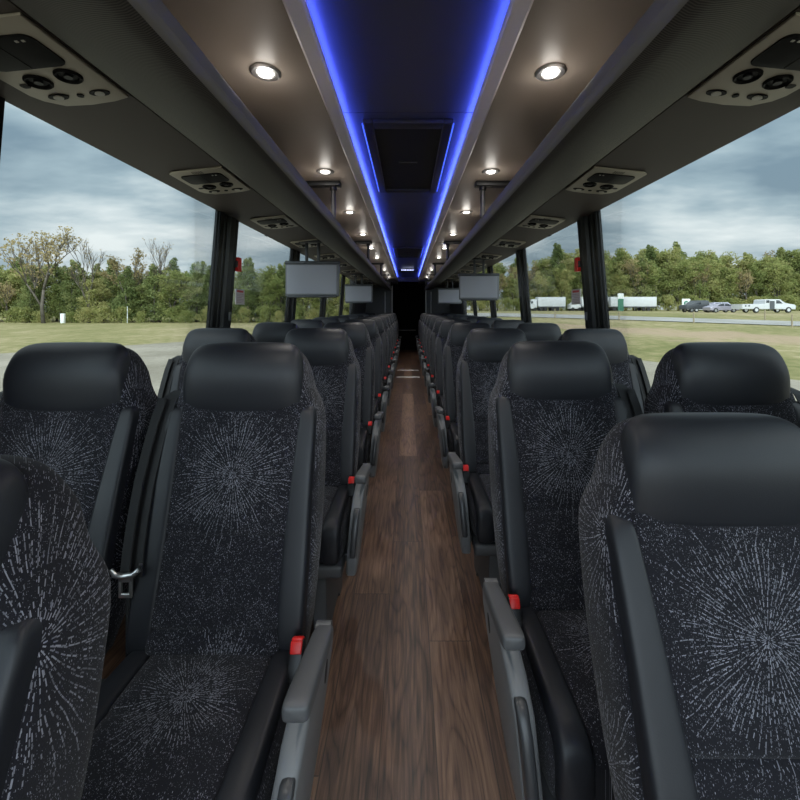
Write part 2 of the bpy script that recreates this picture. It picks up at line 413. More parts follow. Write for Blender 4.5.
# pillars and panes
far_edges = [1.10 + 1.44*k for k in range(-1, 6)]
win_n = 0
far_edges[1] = 1.072
for s in (-1, 1):
    side = 'left' if s < 0 else 'right'
    for k, fe in enumerate(far_edges):
        a, b = fe - .27, fe
        top, bot = HEAD + .02, SILL
        P = empty('window_pillar', (0, 0, 0), 'black ribbed window pillar, %s in line on the %s side of the coach' % (
            ['beside the front seats', 'first', 'second', 'third', 'fourth', 'fifth', 'sixth'][k], side), 'pillar', 'window pillars')
        P.location = (s*wall_x(bot), (a+b)/2, bot)
        def bar(mb, y0, y1, out, inn, bev=.006):
            # leaning bar, inn = how far it stands into the saloon
            v = []
            for z in (bot, (bot+top)/2, top):
                X = wall_x(z)
                v.append([Vector((s*(X+out), y0, z)), Vector((s*(X-inn+bev), y0, z)), Vector((s*(X-inn), y0+bev, z)),
                          Vector((s*(X-inn), y1-bev, z)), Vector((s*(X-inn+bev), y1, z)), Vector((s*(X+out), y1, z))])
            off = Vector(P.location)
            mb.loft([[p - off for p in r] for r in v])
        m1 = MB(); bar(m1, a, b, .014, .004); m1.build('backing', M['pillar'], P)
        m2 = MB(); bar(m2, a+.010, a+.060, .0, .014); bar(m2, a+.08, a+.105, 0, .010)
        m2.build('gasket', M['pillar'], P)
        m3 = MB(); bar(m3, a+.125, a+.215, .0, .020, .014); m3.build('trim_cover', M['pillar_rib'], P)
        m4 = MB(); bar(m4, b-.05, b-.006, .0, .012); m4.build('gasket', M['pillar'], P)
        opens = [(Y0, far_edges[0]-.27)] + [(far_edges[i], far_edges[i+1]-.27) for i in range(len(far_edges)-1)] + [(far_edges[-1], 8.30)]
    for (a, b) in opens:
        if b - a < .1: continue
        win_n += 1
        W = empty('window_%d' % win_n, kind='structure')
        m_ = MB()
        rr = []
        for z in (SILL, (SILL+HEAD)/2, HEAD):
            X = wall_x(z)
            rr.append([(s*(X+.006), a, z), (s*(X+.006), b, z), (s*(X+.011), b, z), (s*(X+.011), a, z)])
        m_.loft(rr); m_.build('pane', M['glass'], W, smooth=False)
        m_ = MB()
        for z0, z1 in ((SILL, SILL+.035), (HEAD-.012, HEAD)):
            m_.loft([[(s*(wall_x(z0)-.002), a, z0), (s*(wall_x(z0)+.014), a, z0), (s*(wall_x(z1)+.014), a, z1), (s*(wall_x(z1)-.002), a, z1)],
                     [(s*(wall_x(z0)-.002), b, z0), (s*(wall_x(z0)+.014), b, z0), (s*(wall_x(z1)+.014), b, z1), (s*(wall_x(z1)-.002), b, z1)]])
        m_.build('frame', M['pillar'], W, smooth=False)

# ceiling
CE = empty('ceiling', kind='structure')
seams = [Y0, .93, 4.6, 8.2, 12.3]
for s in (-1, 1):
    for a, b in zip(seams, seams[1:]):
        mb = MB(); mb.box((min(s*.306, s*1.12), a+.003, Z(.765)), (max(s*.306, s*1.12), b-.003, Z(.80))); mb.build('side_panel', M['ceil'], CE, smooth=False)
mb = MB(); mb.box((-1.19, Y0, Z(.842)), (1.19, 12.3, Z(.86))); mb.build('roof_skin', M['gap'], CE, smooth=False)
mb = MB()
for a, b in ((Y0, 1.70), (1.70, 5.2), (5.2, 12.3)):
    mb.box((-.31, a+.002, Z(.835)), (.31, b-.002, Z(.84)))
mb.build('centre_panel', M['ceil_mid'], CE, smooth=False)
for s in (-1, 1):
    mb = MB()
    mb.prism([(s*.312, Z(.764)), (s*.304, Z(.758)), (s*.266, Z(.768)), (s*.262, Z(.774)), (s*.262, Z(.790)), (s*.266, Z(.790)), (s*.269, Z(.778)), (s*.30, Z(.778)), (s*.306, Z(.84)), (s*.312, Z(.84))], 'y', Y0, 10.55)
    mb.build('cove_trim', M['trim'], CE, angle=25)
    mb = MB(); mb.box((min(s*.276, s*.288), Y0, Z(.783)), (max(s*.276, s*.288), 10.5, Z(.788))); o = mb.build('led_strip', M['led'], CE, smooth=False)
    o['label'] = 'glowing blue LED strip'

# rear bulkhead
mb = MB()
for s in (-1, 1):
    mb.box((min(s*.46, s*1.16), 10.6, 0), (max(s*.46, s*1.16), 10.66, Z(.765)))
mb.box((-.46, 10.6, Z(.73)), (.46, 10.66, Z(.845)))
add_structure(mb, 'wall_bulkhead', M['bulk'], smooth=False)
mb = MB(); mb.box((-.60, 12.2, 0), (.60, 12.26, Z(.845)))
for s in (-1, 1): mb.box((min(s*.46, s*.52), 10.66, 0), (max(s*.46, s*.52), 12.2, Z(.845)))
add_structure(mb, 'wall_rear', M['black_wall'], smooth=False)
mb = MB(); mb.tube([(-.28, 12.16, Z(-.645)), (.24, 12.16, Z(-.645))], .012)
mb.tube([(-.25, 12.16, Z(-.645)), (-.25, 12.21, Z(-.645))], .008); mb.tube([(.2, 12.16, Z(-.645)), (.2, 12.21, Z(-.645))], .008)
tag(mb.build('grab_bar', M['pole']), 'thin horizontal metal bar across the dark rear end of the aisle', 'grab bar')
for i, (x, y, sidew, which) in enumerate(((-.60, 10.45, 'left', 'outer'), (-.42, 10.52, 'left', 'inner'), (.60, 10.45, 'right', 'outer'), (.47, 10.52, 'right', 'inner'))):
    P = empty('grab_pole', (x, y, 0), 'pale vertical pole at the rear bulkhead, %s one on the %s side of the aisle' % (which, sidew), 'grab pole', 'poles at the rear bulkhead')
    mb = MB(); mb.tube([(0, 0, 0), (0, 0, Z(.60) if which == 'inner' else Z(.45))], .017, 12); mb.build('shaft', M['pole'], P)
    mb = MB(); mb.disc((0, 0, 0), .035, .012); mb.build('foot_plate', M['pole'], P)
# small lit display under the ceiling at the rear
D = empty('ceiling_display', (0, 8.3, Z(.835)), 'small lit dot display hanging under the ceiling above the aisle end', 'display')
mb = MB(); mb.box((-.20, 0, -.055), (.20, .05, 0), bev=.006); mb.build('housing', M['black_plastic'], D)
mb = MB()
for i, (x, w) in enumerate(((-.135, .016), (-.105, .01), (-.085, .012), (-.06, .014), (-.035, .010), (-.01, .016), (.02, .010), (.045, .014), (.075, .012), (.1, .012))):
    mb.box((x, -.004, -.035 + (.004 if i % 3 == 1 else 0)), (x+w, .001, -.018))
o = mb.build('lit_dots', M['sign_px'], D, smooth=False)

# roof hatches
for (ya, yb, lab) in ((1.75, 2.8, 'dark rectangular roof hatch in the blue-edged ceiling, nearer one'), (5.35, 6.35, 'dark rectangular roof hatch farther down the ceiling')):
    H = empty('roof_hatch', (0, ya, Z(.835)), lab, 'roof hatch', 'roof hatches'); L = yb - ya
    mb = MB()
    for a, b in (((-.20, 0, -.022), (-.155, L, 0)), ((.155, 0, -.022), (.20, L, 0)), ((-.155, 0, -.022), (.155, .06, 0)), ((-.155, L-.05, -.022), (.155, L, 0))):
        mb.box(a, b, bev=.005)
    mb.build('frame', M['hatch'], H)
    mb = MB(); mb.box((-.155, .06, -.008), (.155, L-.05, -.002)); mb.build('cover', M['hatch_in'], H, smooth=False)
    mb = MB(); mb.tube([(-.05, L*.45, -.02), (.05, L*.45, -.02)], .006); mb.build('handle', M['black_plastic'], H)
    for s in (-1, 1):
        mb = MB(); mb.box((min(s*.2, s*.204), .02, -.018), (max(s*.2, s*.204), L-.02, -.012)); mb.build('edge_light', M['led2'], H, smooth=False)

# luggage racks
for s, nm in ((-1, 'left'), (1, 'right')):
    R = empty('luggage_rack', (0, 0, 0), 'long dark overhead luggage rack running above the %s seats' % nm, 'luggage rack')
    R.location = (s*.75, Y0, Z(.58))
    def ext(pts, thick, name, mat, y0=Y0, y1=10.6, ang=35):
        """skin following pts, given depth towards the inside of the rack"""
        mb = MB()
        q = [(s*x - s*.75, z - .58) for x, z in pts]
        q2 = [(s*x - s*.75, z + thick - .58) for x, z in reversed(pts)]
        mb.prism(q + q2, 'y', 0, y1 - y0)
        return mb.build(name, mat, R, angle=ang)
    # smooth bull nose
    prof = [(.746, .588), (.740, .574), (.715, .556), (.68, .537), (.63, .517), (.58, .503), (.53, .494), (.49, .4905), (.468, .493), (.455, .500)]
    ext(prof, .02, 'ribbed_front', M['ribbed'], ang=60)
    ext([(.758, .590), (.746, .590), (.744, .60)], .012, 'joint', M['gap'])
    ext([(1.082, .560), (1.078, .556), (.98, .562), (.86, .572), (.755, .582)], .02, 'underside_panel', M['under'])
    ext([(.455, .500), (.449, .505), (.4455, .512), (.444, .519), (.4425, .521), (.4405, .540), (.4415, .548), (.446, .553), (.456, .556)], .004, 'rail', M['rail'], ang=25)
    ext([(.456, .54), (.70, .60), (1.09, .61)], .012, 'shelf', M['under'])

ORD = ['nearest the camera', 'second from the camera', 'third from the camera', 'fourth from the camera', 'fifth from the camera', 'sixth from the camera',
       'seventh from the camera', 'eighth from the camera', 'ninth from the camera', 'tenth from the camera', 'eleventh from the camera', 'twelfth from the camera', 'thirteenth from the camera']

# overhead service units (tilted to lie on the sloping underside)
def make_psu():
    P = empty('service_unit')
    W, L, T = .225, .305, .008          # across, along, thickness; hangs downwards; local x outward
    mb = MB()
    poly = [(0, 0), (W*.93, .004), (W, .02), (W, L-.05), (W*.95, L-.02), (W*.8, L+.012), (W*.5, L+.018), (W*.2, L+.010), (0, L)]
    mb.prism(poly, 'z', -T, 0, bev=.003); mb.build('face_plate', M['psu'], P)
    def rr(x0, y0, x1, y1, r, n=5):
        pts = []
        for cx, cy, a0 in ((x1-r, y0+r, -PI/2), (x1-r, y1-r, 0), (x0+r, y1-r, PI/2), (x0+r, y0+r, PI)):
            for i in range(n+1):
                a = a0 + PI/2*i/n; pts.append((cx + r*math.cos(a), cy + r*math.sin(a)))
        return pts
    mb = MB(); mb.prism(rr(.030, .045, .200, .150, .02), 'z', -T-.004, -T+.001, bev=.0015); e = mb.build('reading_light_panel', M['psu_dark'], P)
    mb = MB(); mb.box((.115, .056, -T-.0055), (.117, .146, -T-.003)); mb.build('divider', M['gap'], e, smooth=False)
    mb = MB(); mb.box((.05, .058, -T-.0055), (.056, .063, -T-.003)); mb.box((.064, .058, -T-.0055), (.070, .063, -T-.003)); mb.build('indicator', M['psu_pale'], e, smooth=False)
    for cx in (.068, .150):
        mb = MB()
        n = 24; rings = []
        for r, z in ((.029, -T), (.029, -T-.004), (.026, -T-.007), (.022, -T-.005), (.020, -T-.001)):
            rings.append([(cx + r*math.cos(2*PI*i/n), .192 + (.008 if cx > .1 else -.002) + r*math.sin(2*PI*i/n), z) for i in range(n)])
        mb.loft(rings); v = mb.build('air_nozzle', M['psu_dark'], P)
        mb = MB(); mb.disc((cx, .192 + (.008 if cx > .1 else -.002), -T-.006), .009, .004, n=12)
        mb.build('nozzle_core', M['black_plastic'], v)
    for cx in (.052, .16):
        mb = MB(); mb.prism([(cx + .026*math.cos(2*PI*i/20), .268 + .013*math.sin(2*PI*i/20)) for i in range(20)], 'z', -T-.003, -T+.001); b_ = mb.build('reading_lamp', M['psu_dark'], P)
        mb = MB(); mb.prism([(cx + .012*math.cos(2*PI*i/16), .268 + .009*math.sin(2*PI*i/16)) for i in range(16)], 'z', -T-.006, -T-.002); mb.build('lens', M['psu_pale'], b_)
    mb = MB(); mb.disc((.106, .272, -T-.003), .008, .004, n=14); mb.build('call_button', M['psu_dark'], P)
    mb = MB(); mb.prism(rr(.185, .205, .205, .222, .006), 'z', -T-.0015, -T); mb.build('switch', M['gap'], P)
    mb = MB()
    for i in range(5):
        for j in range(3): mb.disc((.095 + i*.009, .018 + j*.009, -T-.0012), .0028, .0015, n=8)
    mb.build('speaker_holes', M['gap'], P)
    return P
psu0 = make_psu()
first = True
for s in (-1, 1):
    for k in range(0, 11):
        o = psu0 if first else copy_tree(psu0); first = False
        ya = .78 + ROW*k
        o.location = (s*.757, ya, Z(.5812))
        o.rotation_euler = (0, s*math.atan((.580-.559)/(.98-.774)), 0)
        o.scale = (s, 1, 1)
        tag(o, 'champagne plastic overhead service unit above the %s windows, %s' % ('left' if s < 0 else 'right', ORD[k]), 'service unit', 'overhead service units')

# downlights
def make_light():
    P = empty('ceiling_light')
    n = 28; mb = MB(); rings = []
    for r, z in ((.048, 0), (.048, -.004), (.042, -.008), (.030, -.006), (.026, -.001)):
        rings.append([(r*math.cos(2*PI*i/n), r*math.sin(2*PI*i/n), z) for i in range(n)])
    mb.loft(rings, cap=False); mb.build('bezel', M['chrome'], P)
    mb = MB(); mb.disc((0, 0, -.004), .0235, .003); mb.build('lens', M['lamp'], P)
    return P
l0 = make_light(); first = True
for s in (-1, 1):
    for k in range(-1, 10):
        yy = 1.29 + .932*k
        if k >= 0:
            o = l0 if first else copy_tree(l0); first = False
            o.location = (s*.46, yy, Z(.765))
            tag(o, 'round glowing downlight in the %s ceiling panel, %s' % ('left' if s < 0 else 'right', ORD[k]), 'ceiling light', 'round downlights')
        ld = bpy.data.lights.new('downlight_lamp', 'SPOT'); ld.energy = 7.5; ld.spot_size = math.radians(140); ld.spot_blend = .9
        ld.color = (1, .95, .88); ld.shadow_soft_size = .03
        lo = bpy.data.objects.new('downlight_lamp', ld); COL.objects.link(lo); lo.location = (s*.46, yy, Z(.745))
        ld2 = bpy.data.lights.new('downlight_spill', 'POINT'); ld2.energy = .2; ld2.color = (1, .95, .88); ld2.shadow_soft_size = .03
        l2 = bpy.data.objects.new('downlight_spill', ld2); COL.objects.link(l2); l2.location = (s*.46, yy, Z(.725))

# posts holding the racks, with their ceiling bars
for s in (-1, 1):
    for k in range(4):
        yy = 2.41 + 2.12*k
        P = empty('rack_post', (s*.43, yy, Z(.765)), 'dark rack post and ceiling bar on the %s side, %s' % ('left' if s < 0 else 'right', ORD[k]), 'rack post', 'posts between ceiling and racks')
        mb = MB(); mb.box((min(-s*.025, s*.62), -.03, -.03), (max(-s*.025, s*.62), .03, 0), bev=.006); mb.build('ceiling_bar', M['black_plastic'], P)
        mb = MB(); mb.tube([(s*.02, 0, -.03), (s*.02, 0, -.218)], .015, 12); mb.build('post', M['post'], P)
        mb = MB(); mb.tube([(s*.02, 0, -.03), (s*.02, 0, -.05)], .022, 12); mb.build('collar', M['black_plastic'], P)

# fold-down screens
for (s, d) in ((-1, 3.35), (-1, 6.5), (1, 4.5), (1, 7.65)):
    P = empty('video_screen', (s*.80, d, Z(.575)), 'grey fold-down video screen hanging from the %s rack, %s' % ('left' if s < 0 else 'right', 'nearer one' if d < 5 else 'farther one'), 'screen', 'fold-down screens')
    W, T, B = .225, .395-.575, .105-.575
    mb = MB(); mb.box((-W, -.012, B), (W, .022, T), bev=.008); mb.build('housing', M['bezel'], P)
    mb = MB(); mb.box((-W+.012, -.0150, B+.022), (W-.022, -.011, T-.028)); mb.build('display', M['screen'], P, smooth=False)
    mb = MB(); mb.box((-W-.003, -.02, T-.022), (W+.003, .03, T+.006), bev=.006); mb.build('hood', M['bezel_dark'], P)
    mb = MB(); mb.box((-W+.02, -.018, B-.010), (W-.02, .02, B+.012), bev=.004); mb.build('lower_bezel', M['bezel_dark'], P)
    mb = MB()
    for x in (-.05, .05): mb.box((x-.012, -.002, T), (x+.012, .018, -.004), bev=.003)
    mb.box((-.11, -.03, -.022), (.11, .04, -.002), bev=.005); mb.build('hinge', M['bezel_dark'], P)

# red emergency window handles, stickers, latches
for s, y, side in ((-1, 2.56, 'left'), (1, 2.56, 'right')):
    z = Z(.285); X = s*(wall_x(z) - .012)
    P = empty('emergency_handle', (X, y, z), 'small red emergency window handle on the %s window pillar' % side, 'emergency handle')
    mb = MB(); mb.box((-.014, -.02, -.045), (.014, .03, .045), bev=.005); mb.build('red_case', M['red'], P)
    mb = MB(); mb.box((-.010, -.04, -.02), (.010, -.018, .02), bev=.003); mb.build('bracket', M['black_plastic'], P)
    z = Z(.08); X = s*(wall_x(z) + .003)
    P = empty('window_sticker', (X, 2.60, z), 'white and red instruction sticker on the %s window glass' % side, 'sticker')
    mb = MB(); mb.box((-.001, 0, -.05), (.001, .14, .052)); mb.build('sheet', M['paper'], P, smooth=False)
    mb = MB(); f = -s*.0012
    mb.box((min(f, f*1.5), .02, .030), (max(f, f*1.5), .12, .044)); mb.build('red_heading', M['ink_red'], P, smooth=False)
    mb = MB()
    for i in range(6): mb.box((min(f, f*1.5), .015, .016-.011*i), (max(f, f*1.5), .125 - (.03 if i % 3 == 2 else 0), .020-.011*i))
    mb.build('text_lines', M['ink_grey'], P, smooth=False)
for s, side in ((-1, 'left'), (1, 'right')):
    z = HEAD - .03; X = s*(wall_x(z) - .008)
    P = empty('window_latch', (X, 3.02, z), 'tiny grey latch under the top edge of the second %s window' % side, 'latch')
    mb = MB(); mb.box((-.008, -.02, -.03), (.008, .02, .03), bev=.003); mb.build('body', M['bulk'], P)
    mb = MB(); mb.box((-.003-s*.01, -.012, -.018), (.003-s*.01, .012, .002)); mb.build('tab', M['paper'], P, smooth=False)
    z = Z(-.03); X = s*(wall_x(z)-.038)
    mb = MB(); mb.box((X-.003, 2.43, z-.04), (X+.003, 2.46, z+.01), bev=.002)
    tag(mb.build('pillar_badge', M['bezel']), 'small grey badge low on the %s window pillar' % side, 'badge')

# ------------------------------------------------------------------ seats
TOP = 1.157
def yl(z): return -.17 + (z - .48)*.327 if z < .98 else -.17 + .5*.327 + (z-.98)*.10
def ring_xy(cx, z, hw, y0, y1, e=3.0, n=28, bow=0):
    out = []
    cy, hd = (y0+y1)/2, (y1-y0)/2
    for i in range(n):
        t = 2*PI*i/n; c, s_ = math.cos(t), math.sin(t)
        x = abs(c)**(2/e)*math.copysign(1, c); y = abs(s_)**(2/e)*math.copysign(1, s_)
        out.append((cx + x*hw, cy + y*hd, z - bow*(1 - x*x)))
    return out
def ring_xz(cx, y, hw, z0, z1, e=4.0, n=28):
    out = []
    cz, hd = (z0+z1)/2, (z1-z0)/2
    for i in range(n):
        t = 2*PI*i/n; c, s_ = math.cos(t), math.sin(t)
        out.append((cx + abs(c)**(2/e)*math.copysign(1, c)*hw, y, cz + abs(s_)**(2/e)*math.copysign(1, s_)*hd))
    return out
def interp(tab, z):
    if z <= tab[0][0]: return tab[0][1:]
    for a, b in zip(tab, tab[1:]):
        if z <= b[0]:
            t = (z-a[0])/(b[0]-a[0]); return [p + (q-p)*t for p, q in zip(a[1:], b[1:])]
    return tab[-1][1:]

def make_seat(side, aisle):
    """side: +1 when the aisle lies towards +x of the seat (left-hand seats). Local x mirrored by flip."""
    fl = side < 0
    S = empty('coach_seat')
    # fabric shell: head pod, shoulders, back
    tab = [(.36, .195, .035, .13), (.48, .206, .022, .15), (.62, .212, .019, .165), (.78, .213, .018, .165), (.88, .210, .018, .155),
           (.94, .206, .018, .152), (.975, .199, .016, .145), (1.0, .186, .010, .135), (1.03, .173, .004, .130), (1.07, .167, .008, .126), (1.10, .158, .018, .120), (1.122, .144, .032, .110), (1.138, .120, .046, .098), (1.145, .095, .058, .085)]
    mb = MB(); rings = []
    for (z, hw, f, b) in tab:
        rings.append(ring_xy(0, z, hw, yl(z)+f-.012, yl(z)+b, 5.5 if z < 1.1 else 3.2))
    mb.loft(rings); mb.build('back_shell', M['fab_side'], S, sub=1, flip=fl)
    # headrest
    mb = MB(); rings = []
    ht = [(.982, .120, .030, 1.), (.979, .155, .004, 1.), (.981, .161, -.004, 1.), (.986, .163, -.009, 1.), (.997, .163, -.013, .9), (1.02, .1615, -.017, .7), (1.05, .161, -.020, .4), (1.08, .158, -.019, .2), (1.105, .152, -.012, .05),
          (1.128, .147, .000, 0), (1.143, .138, .014, 0), (1.1525, .123, .028, 0), (1.157, .10, .040, 0), (1.1572, .03, .05, 0)]
    for (z, hw, f, w) in ht:
        rings.append(ring_xy(0, z, hw, f, .070 if z < 1.12 else .070 - (z-1.12)*.3, 4.4, bow=.010*w))
    mb.loft(rings); mb.build('headrest', M['leather'], S, sub=1, flip=fl)
    # headrest fabric cheeks come from the shell; centre panel with stitched creases
    mb = MB(); rings = []
    zs = [.462 + (1.002-.462)*i/54 for i in range(55)]
    def crease(z):
        d = 0
        for c in (.52, .606, .70): d += .009*math.exp(-((z-c)/.0055)**2)
        return d
    for z in zs:
        hw = .146 + (.157-.146)*(z-.46)/.54
        puff = -.004
        f = yl(z) + crease(z) + puff
        if z < .475: f += .01
        rings.append(ring_xy(0, z, hw + .004, f, yl(z)+.06, 9, 44))
    mb.loft(rings); mb.build('back_panel', M['fab_back'], S, flip=fl, angle=60)
    # side bolsters
    bt = [(.455, .170, .024, .016), (.50, .170, .031, -.001), (.58, .170, .032, -.006), (.68, .170, .031, -.007), (.80, .171, .027, -.006), (.90, .173, .024, -.005), (.955, .174, .022, -.003), (.982, .173, .020, .001), (.994, .171, .016, .006), (1.0, .168, .008, .016)]
    for sg in (1, -1):
        mb = MB(); rings = []
        for i in range(25):
            z = .455 + .54*(i/24)**.85; c, w, f = interp(bt, z)
            rings.append(ring_xy(sg*c, z, w, yl(z)+f, yl(z)+.075, 6, 28))
        mb.loft(rings); mb.build('bolster', M['leather'], S, sub=1, flip=fl)
    # cushion: fabric base, centre pad, leather bolsters
    mb = MB(); rings = []
    for y, hw, z0, z1 in ((-.11, .17, .35, .44), (-.13, .20, .335, .468), (-.25, .209, .33, .474), (-.38, .209, .33, .472), (-.455, .206, .33, .460), (-.474, .19, .335, .435)):
        rings.append(ring_xz(0, y, hw, z0, z1, 6))
    mb.loft(rings); mb.build('cushion_base', M['fab_side'], S, sub=1, flip=fl)
    mb = MB(); rings = []
    for i in range(31):
        y = -.115 - .365*i/30
        t = i/30
        z1 = .478 + .010*math.sin(PI*min(1, t*1.15)) - (.045*max(0, (t-.82)/.18)**2)
        z1 -= .005*math.exp(-((y+.30)/.006)**2)
        rings.append(ring_xz(0, y, .140, .36 if t < .9 else .345, z1, 9, 40))
    mb.loft(rings); mb.build('cushion_panel', M['fab_cush'], S, flip=fl, angle=60)
    for sg in (1, -1):
        mb = MB(); rings = []
        for y, c, w, z0, z1 in ((-.14, .160, .022, .40, .478), (-.16, .161, .028, .38, .487), (-.26, .163, .030, .36, .492), (-.36, .163, .032, .345, .491), (-.44, .162, .034, .335, .484), (-.475, .161, .034, .332, .470), (-.485, .160, .030, .34, .44)):
            rings.append(ring_xz(sg*c, y, w, z0, z1, 4.5, 20))
        mb.loft(rings); mb.build('cushion_bolster', M['leather'], S, sub=1, flip=fl)
    # pan and leg
    mb = MB(); mb.box((-.205, -.48, .285), (.205, -.06, .333), bev=.012); mb.build('seat_pan', M['leg_metal'], S, flip=fl)
    mb = MB(); mb.prism([(-.44, 0), (-.40, 0), (-.36, .05), (-.20, .05), (-.16, 0), (-.10, 0), (-.08, .29), (-.46, .29)], 'x', .095, .145, bev=.006)
    mb.build('leg', M['leg_metal'], S, flip=fl)
    # shoulder belt on the window side
    pts = [(-.180, .085, 1.000), (-.192, .055, 1.022), (-.200, .018, 1.010), (-.204, -.006, .965), (-.208, -.032, .90), (-.211, -.062, .82), (-.208, -.092, .74), (-.203, -.116, .672), (-.198, -.130, .63)]
    def strap(mb, pts, w, th, yaw=.25):
        rings = []
        for p in pts:
            p = Vector(p); ax = Vector((math.cos(yaw), -math.sin(yaw)*1.0, 0)); nn = Vector((math.sin(yaw), math.cos(yaw), 0))
            rings.append([p - ax*w/2 - nn*th/2, p + ax*w/2 - nn*th/2, p + ax*w/2 + nn*th/2, p - ax*w/2 + nn*th/2])
        mb.loft(rings)
    mb = MB(); strap(mb, pts, .046, .003); strap(mb, [(x-.018, y-.004, z) for x, y, z in pts[2:]] , .036, .003, .5); B = mb.build('seat_belt', M['webbing'], S, flip=fl, angle=80)
    mb = MB(); strap(mb, [(-.206, -.125, .63), (-.213, -.13, .55), (-.214, -.13, .44), (-.212, -.13, .34)], .04, .003, .9); mb.build('lap_strap', M['webbing'], B, flip=fl, angle=80)
    mb = MB(); c = Vector((-.203, -.142, .640))
    mb.tube([c + Vector((-.034, -.006, .016)), c + Vector((-.028, -.004, .002)), c + Vector((-.012, 0, -.004)), c + Vector((.012, 0, 0)), c + Vector((.024, 0, .010)), c + Vector((.030, 0, .024))], [.004, .006, .0065, .0065, .006, .004], 10)
    for a, b in (((-.020, -.003, -.045), (-.013, .003, -.004)), ((.004, -.003, -.045), (.011, .003, -.004)), ((-.020, -.003, -.052), (.011, .003, -.042)), ((-.020, -.003, -.016), (.011, .003, -.002))):
        mb.box(tuple(c + Vector(a)), tuple(c + Vector(b)), bev=.0012)
    mb.build('belt_tongue', M['chrome'], B, flip=fl)['label'] = 'steel belt tongue'
    # guide at the shoulder
    mb = MB(); mb.box((-.212, .055, .965), (-.165, .10, 1.015), bev=.010); mb.build('belt_guide', M['black_plastic'], S, flip=fl)
    # buckle
    Mx = Matrix.Translation((.198, -.19, .495)) @ Matrix.Rotation(math.radians(-28), 4, 'X')
    mb = MB(); mb.box((-.016, -.012, -.045), (.016, .012, .030), bev=.004, M=Mx); K = mb.build('belt_buckle', M['black_plastic'], S, flip=fl)
    mb = MB(); mb.box((-.0125, -.0165, .006), (.0125, -.010, .029), bev=.002, M=Mx); mb.box((-.012, -.012, .024), (.012, .006, .034), bev=.002, M=Mx)
    mb.build('release_button', M['red'], K, flip=fl)['label'] = 'red release button'
    if aisle:
        # armrest
        mb = MB(); rings = []
        for t, w, th in ((0, .010, .014), (.03, .017, .026), (.10, .0195, .032), (.5, .021, .034), (.9, .0225, .034), (.975, .022, .030), (1, .018, .020)):
            y = -.235 - .215*t; z = .592 + .036*t
            rings.append([(x, yy, zz + (z-.0)) for (x, yy, zz) in ring_xz(.270 - .004*t, y, w, -th/2, th/2, 4.5, 20)])
        mb.loft(rings); A = mb.build('armrest', M['mid_plastic'], S, sub=1, flip=fl)
        mb = MB(); mb.disc((.252, -.240, .590), .018, .030, axis='x'); mb.build('pivot', M['mid_plastic'], A, flip=fl)
        # plastic aisle panel
        poly = [(-.125, .48), (-.130, .515), (-.155, .543), (-.20, .554), (-.27, .558), (-.34, .557), (-.41, .546), (-.46, .500), (-.48, .38), (-.475, .305), (-.46, .287), (-.39, .285), (-.34, .295), (-.25, .345), (-.165, .425)]
        lean = lambda p: (p[1]-.33)*.07 + .002
        mb = MB(); mb.prism(poly, 'x', .216, .254, bev=.011, off=lean); SP = mb.build('side_panel', M['grey_plastic'], S, flip=fl)
        mb = MB(); rings = []
        for z, yc, hw in ((.365, -.480, .010), (.373, -.480, .018), (.42, -.476, .0225), (.47, -.466, .0225), (.512, -.448, .019), (.522, -.440, .010)):
            rings.append(ring_xy(.241 + (z-.33)*.07, z, .0125, yc-hw, yc+hw, 3, 16))
        mb.loft(rings); mb.build('recline_lever', M['lever'], SP, sub=1, flip=fl)['label'] = 'dark recline lever'
        mb = MB(); mb.prism([(-.215 + .012*math.cos(2*PI*i/18) , .485 + .024*math.sin(2*PI*i/18)) for i in range(18)], 'x', .2530, .2548, off=lean); mb.build('finger_recess', M['recess'], SP, flip=fl)
        mb = MB(); mb.box((.10, -.40, .30), (.225, -.26, .33), bev=.004); mb.build('bracket', M['leg_metal'], S, flip=fl)
    return S

protos = {(sd, ai): make_seat(sd, ai) for sd in (1, -1) for ai in (True, False)}
used = set()
ROWNAME = ['front row', 'second row', 'third row', 'fourth row', 'fifth row', 'sixth row', 'seventh row', 'eighth row', 'ninth row', 'tenth row', 'eleventh row', 'twelfth row']
def place(sd, ai, x, y, row, recline=0, dz=0, yaw=0):
    k = (sd, ai)
    o = protos[k] if k not in used else copy_tree(protos[k]); used.add(k)
    o.location = (x, y, dz); o.rotation_euler = (0, 0, yaw)
    tag(o, 'black leather and starburst fabric coach seat, %s seat left of the aisle, %s' % ('aisle' if ai else 'window', ROWNAME[row]) if sd > 0 else
        'black leather and starburst fabric coach seat, %s seat right of the aisle, %s' % ('aisle' if ai else 'window', ROWNAME[row]), 'coach seat', 'coach seats in rows of four')
    if recline:
        # tilt the back parts about the hinge at cushion level
        hz, hy = .46, -.12
        Mr = Matrix.Translation((0, hy, hz)) @ Matrix.Rotation(-recline, 4, 'X') @ Matrix.Translation((0, -hy, -hz))
        for c in o.children:
            if c.name.split('.')[0] in ('back_shell', 'headrest', 'back_panel', 'bolster', 'seat_belt', 'belt_guide'):
                c.matrix_basis = Mr
    return o
AX, WX = .44, .917
for r in range(1, 12):
    yL = 1.06 + ROW*(r-1); yR = 1.20 + ROW*(r-1)
    place(1, True, -AX, yL, r); place(1, False, -WX, yL, r)
    place(-1, True, AX+.024, yR-.01, r, recline=math.radians(2.5)); place(-1, False, WX+.016, yR-.08, r, recline=math.radians(2))
for o, zs_ in ((place(1, True, -.580, .405, 0), .935), (place(-1, True, .516, .615, 0), .930), (place(-1, False, .944, .60, 0), .94)):
    o.scale = (1, 1, zs_)          # the front row stands a little lower

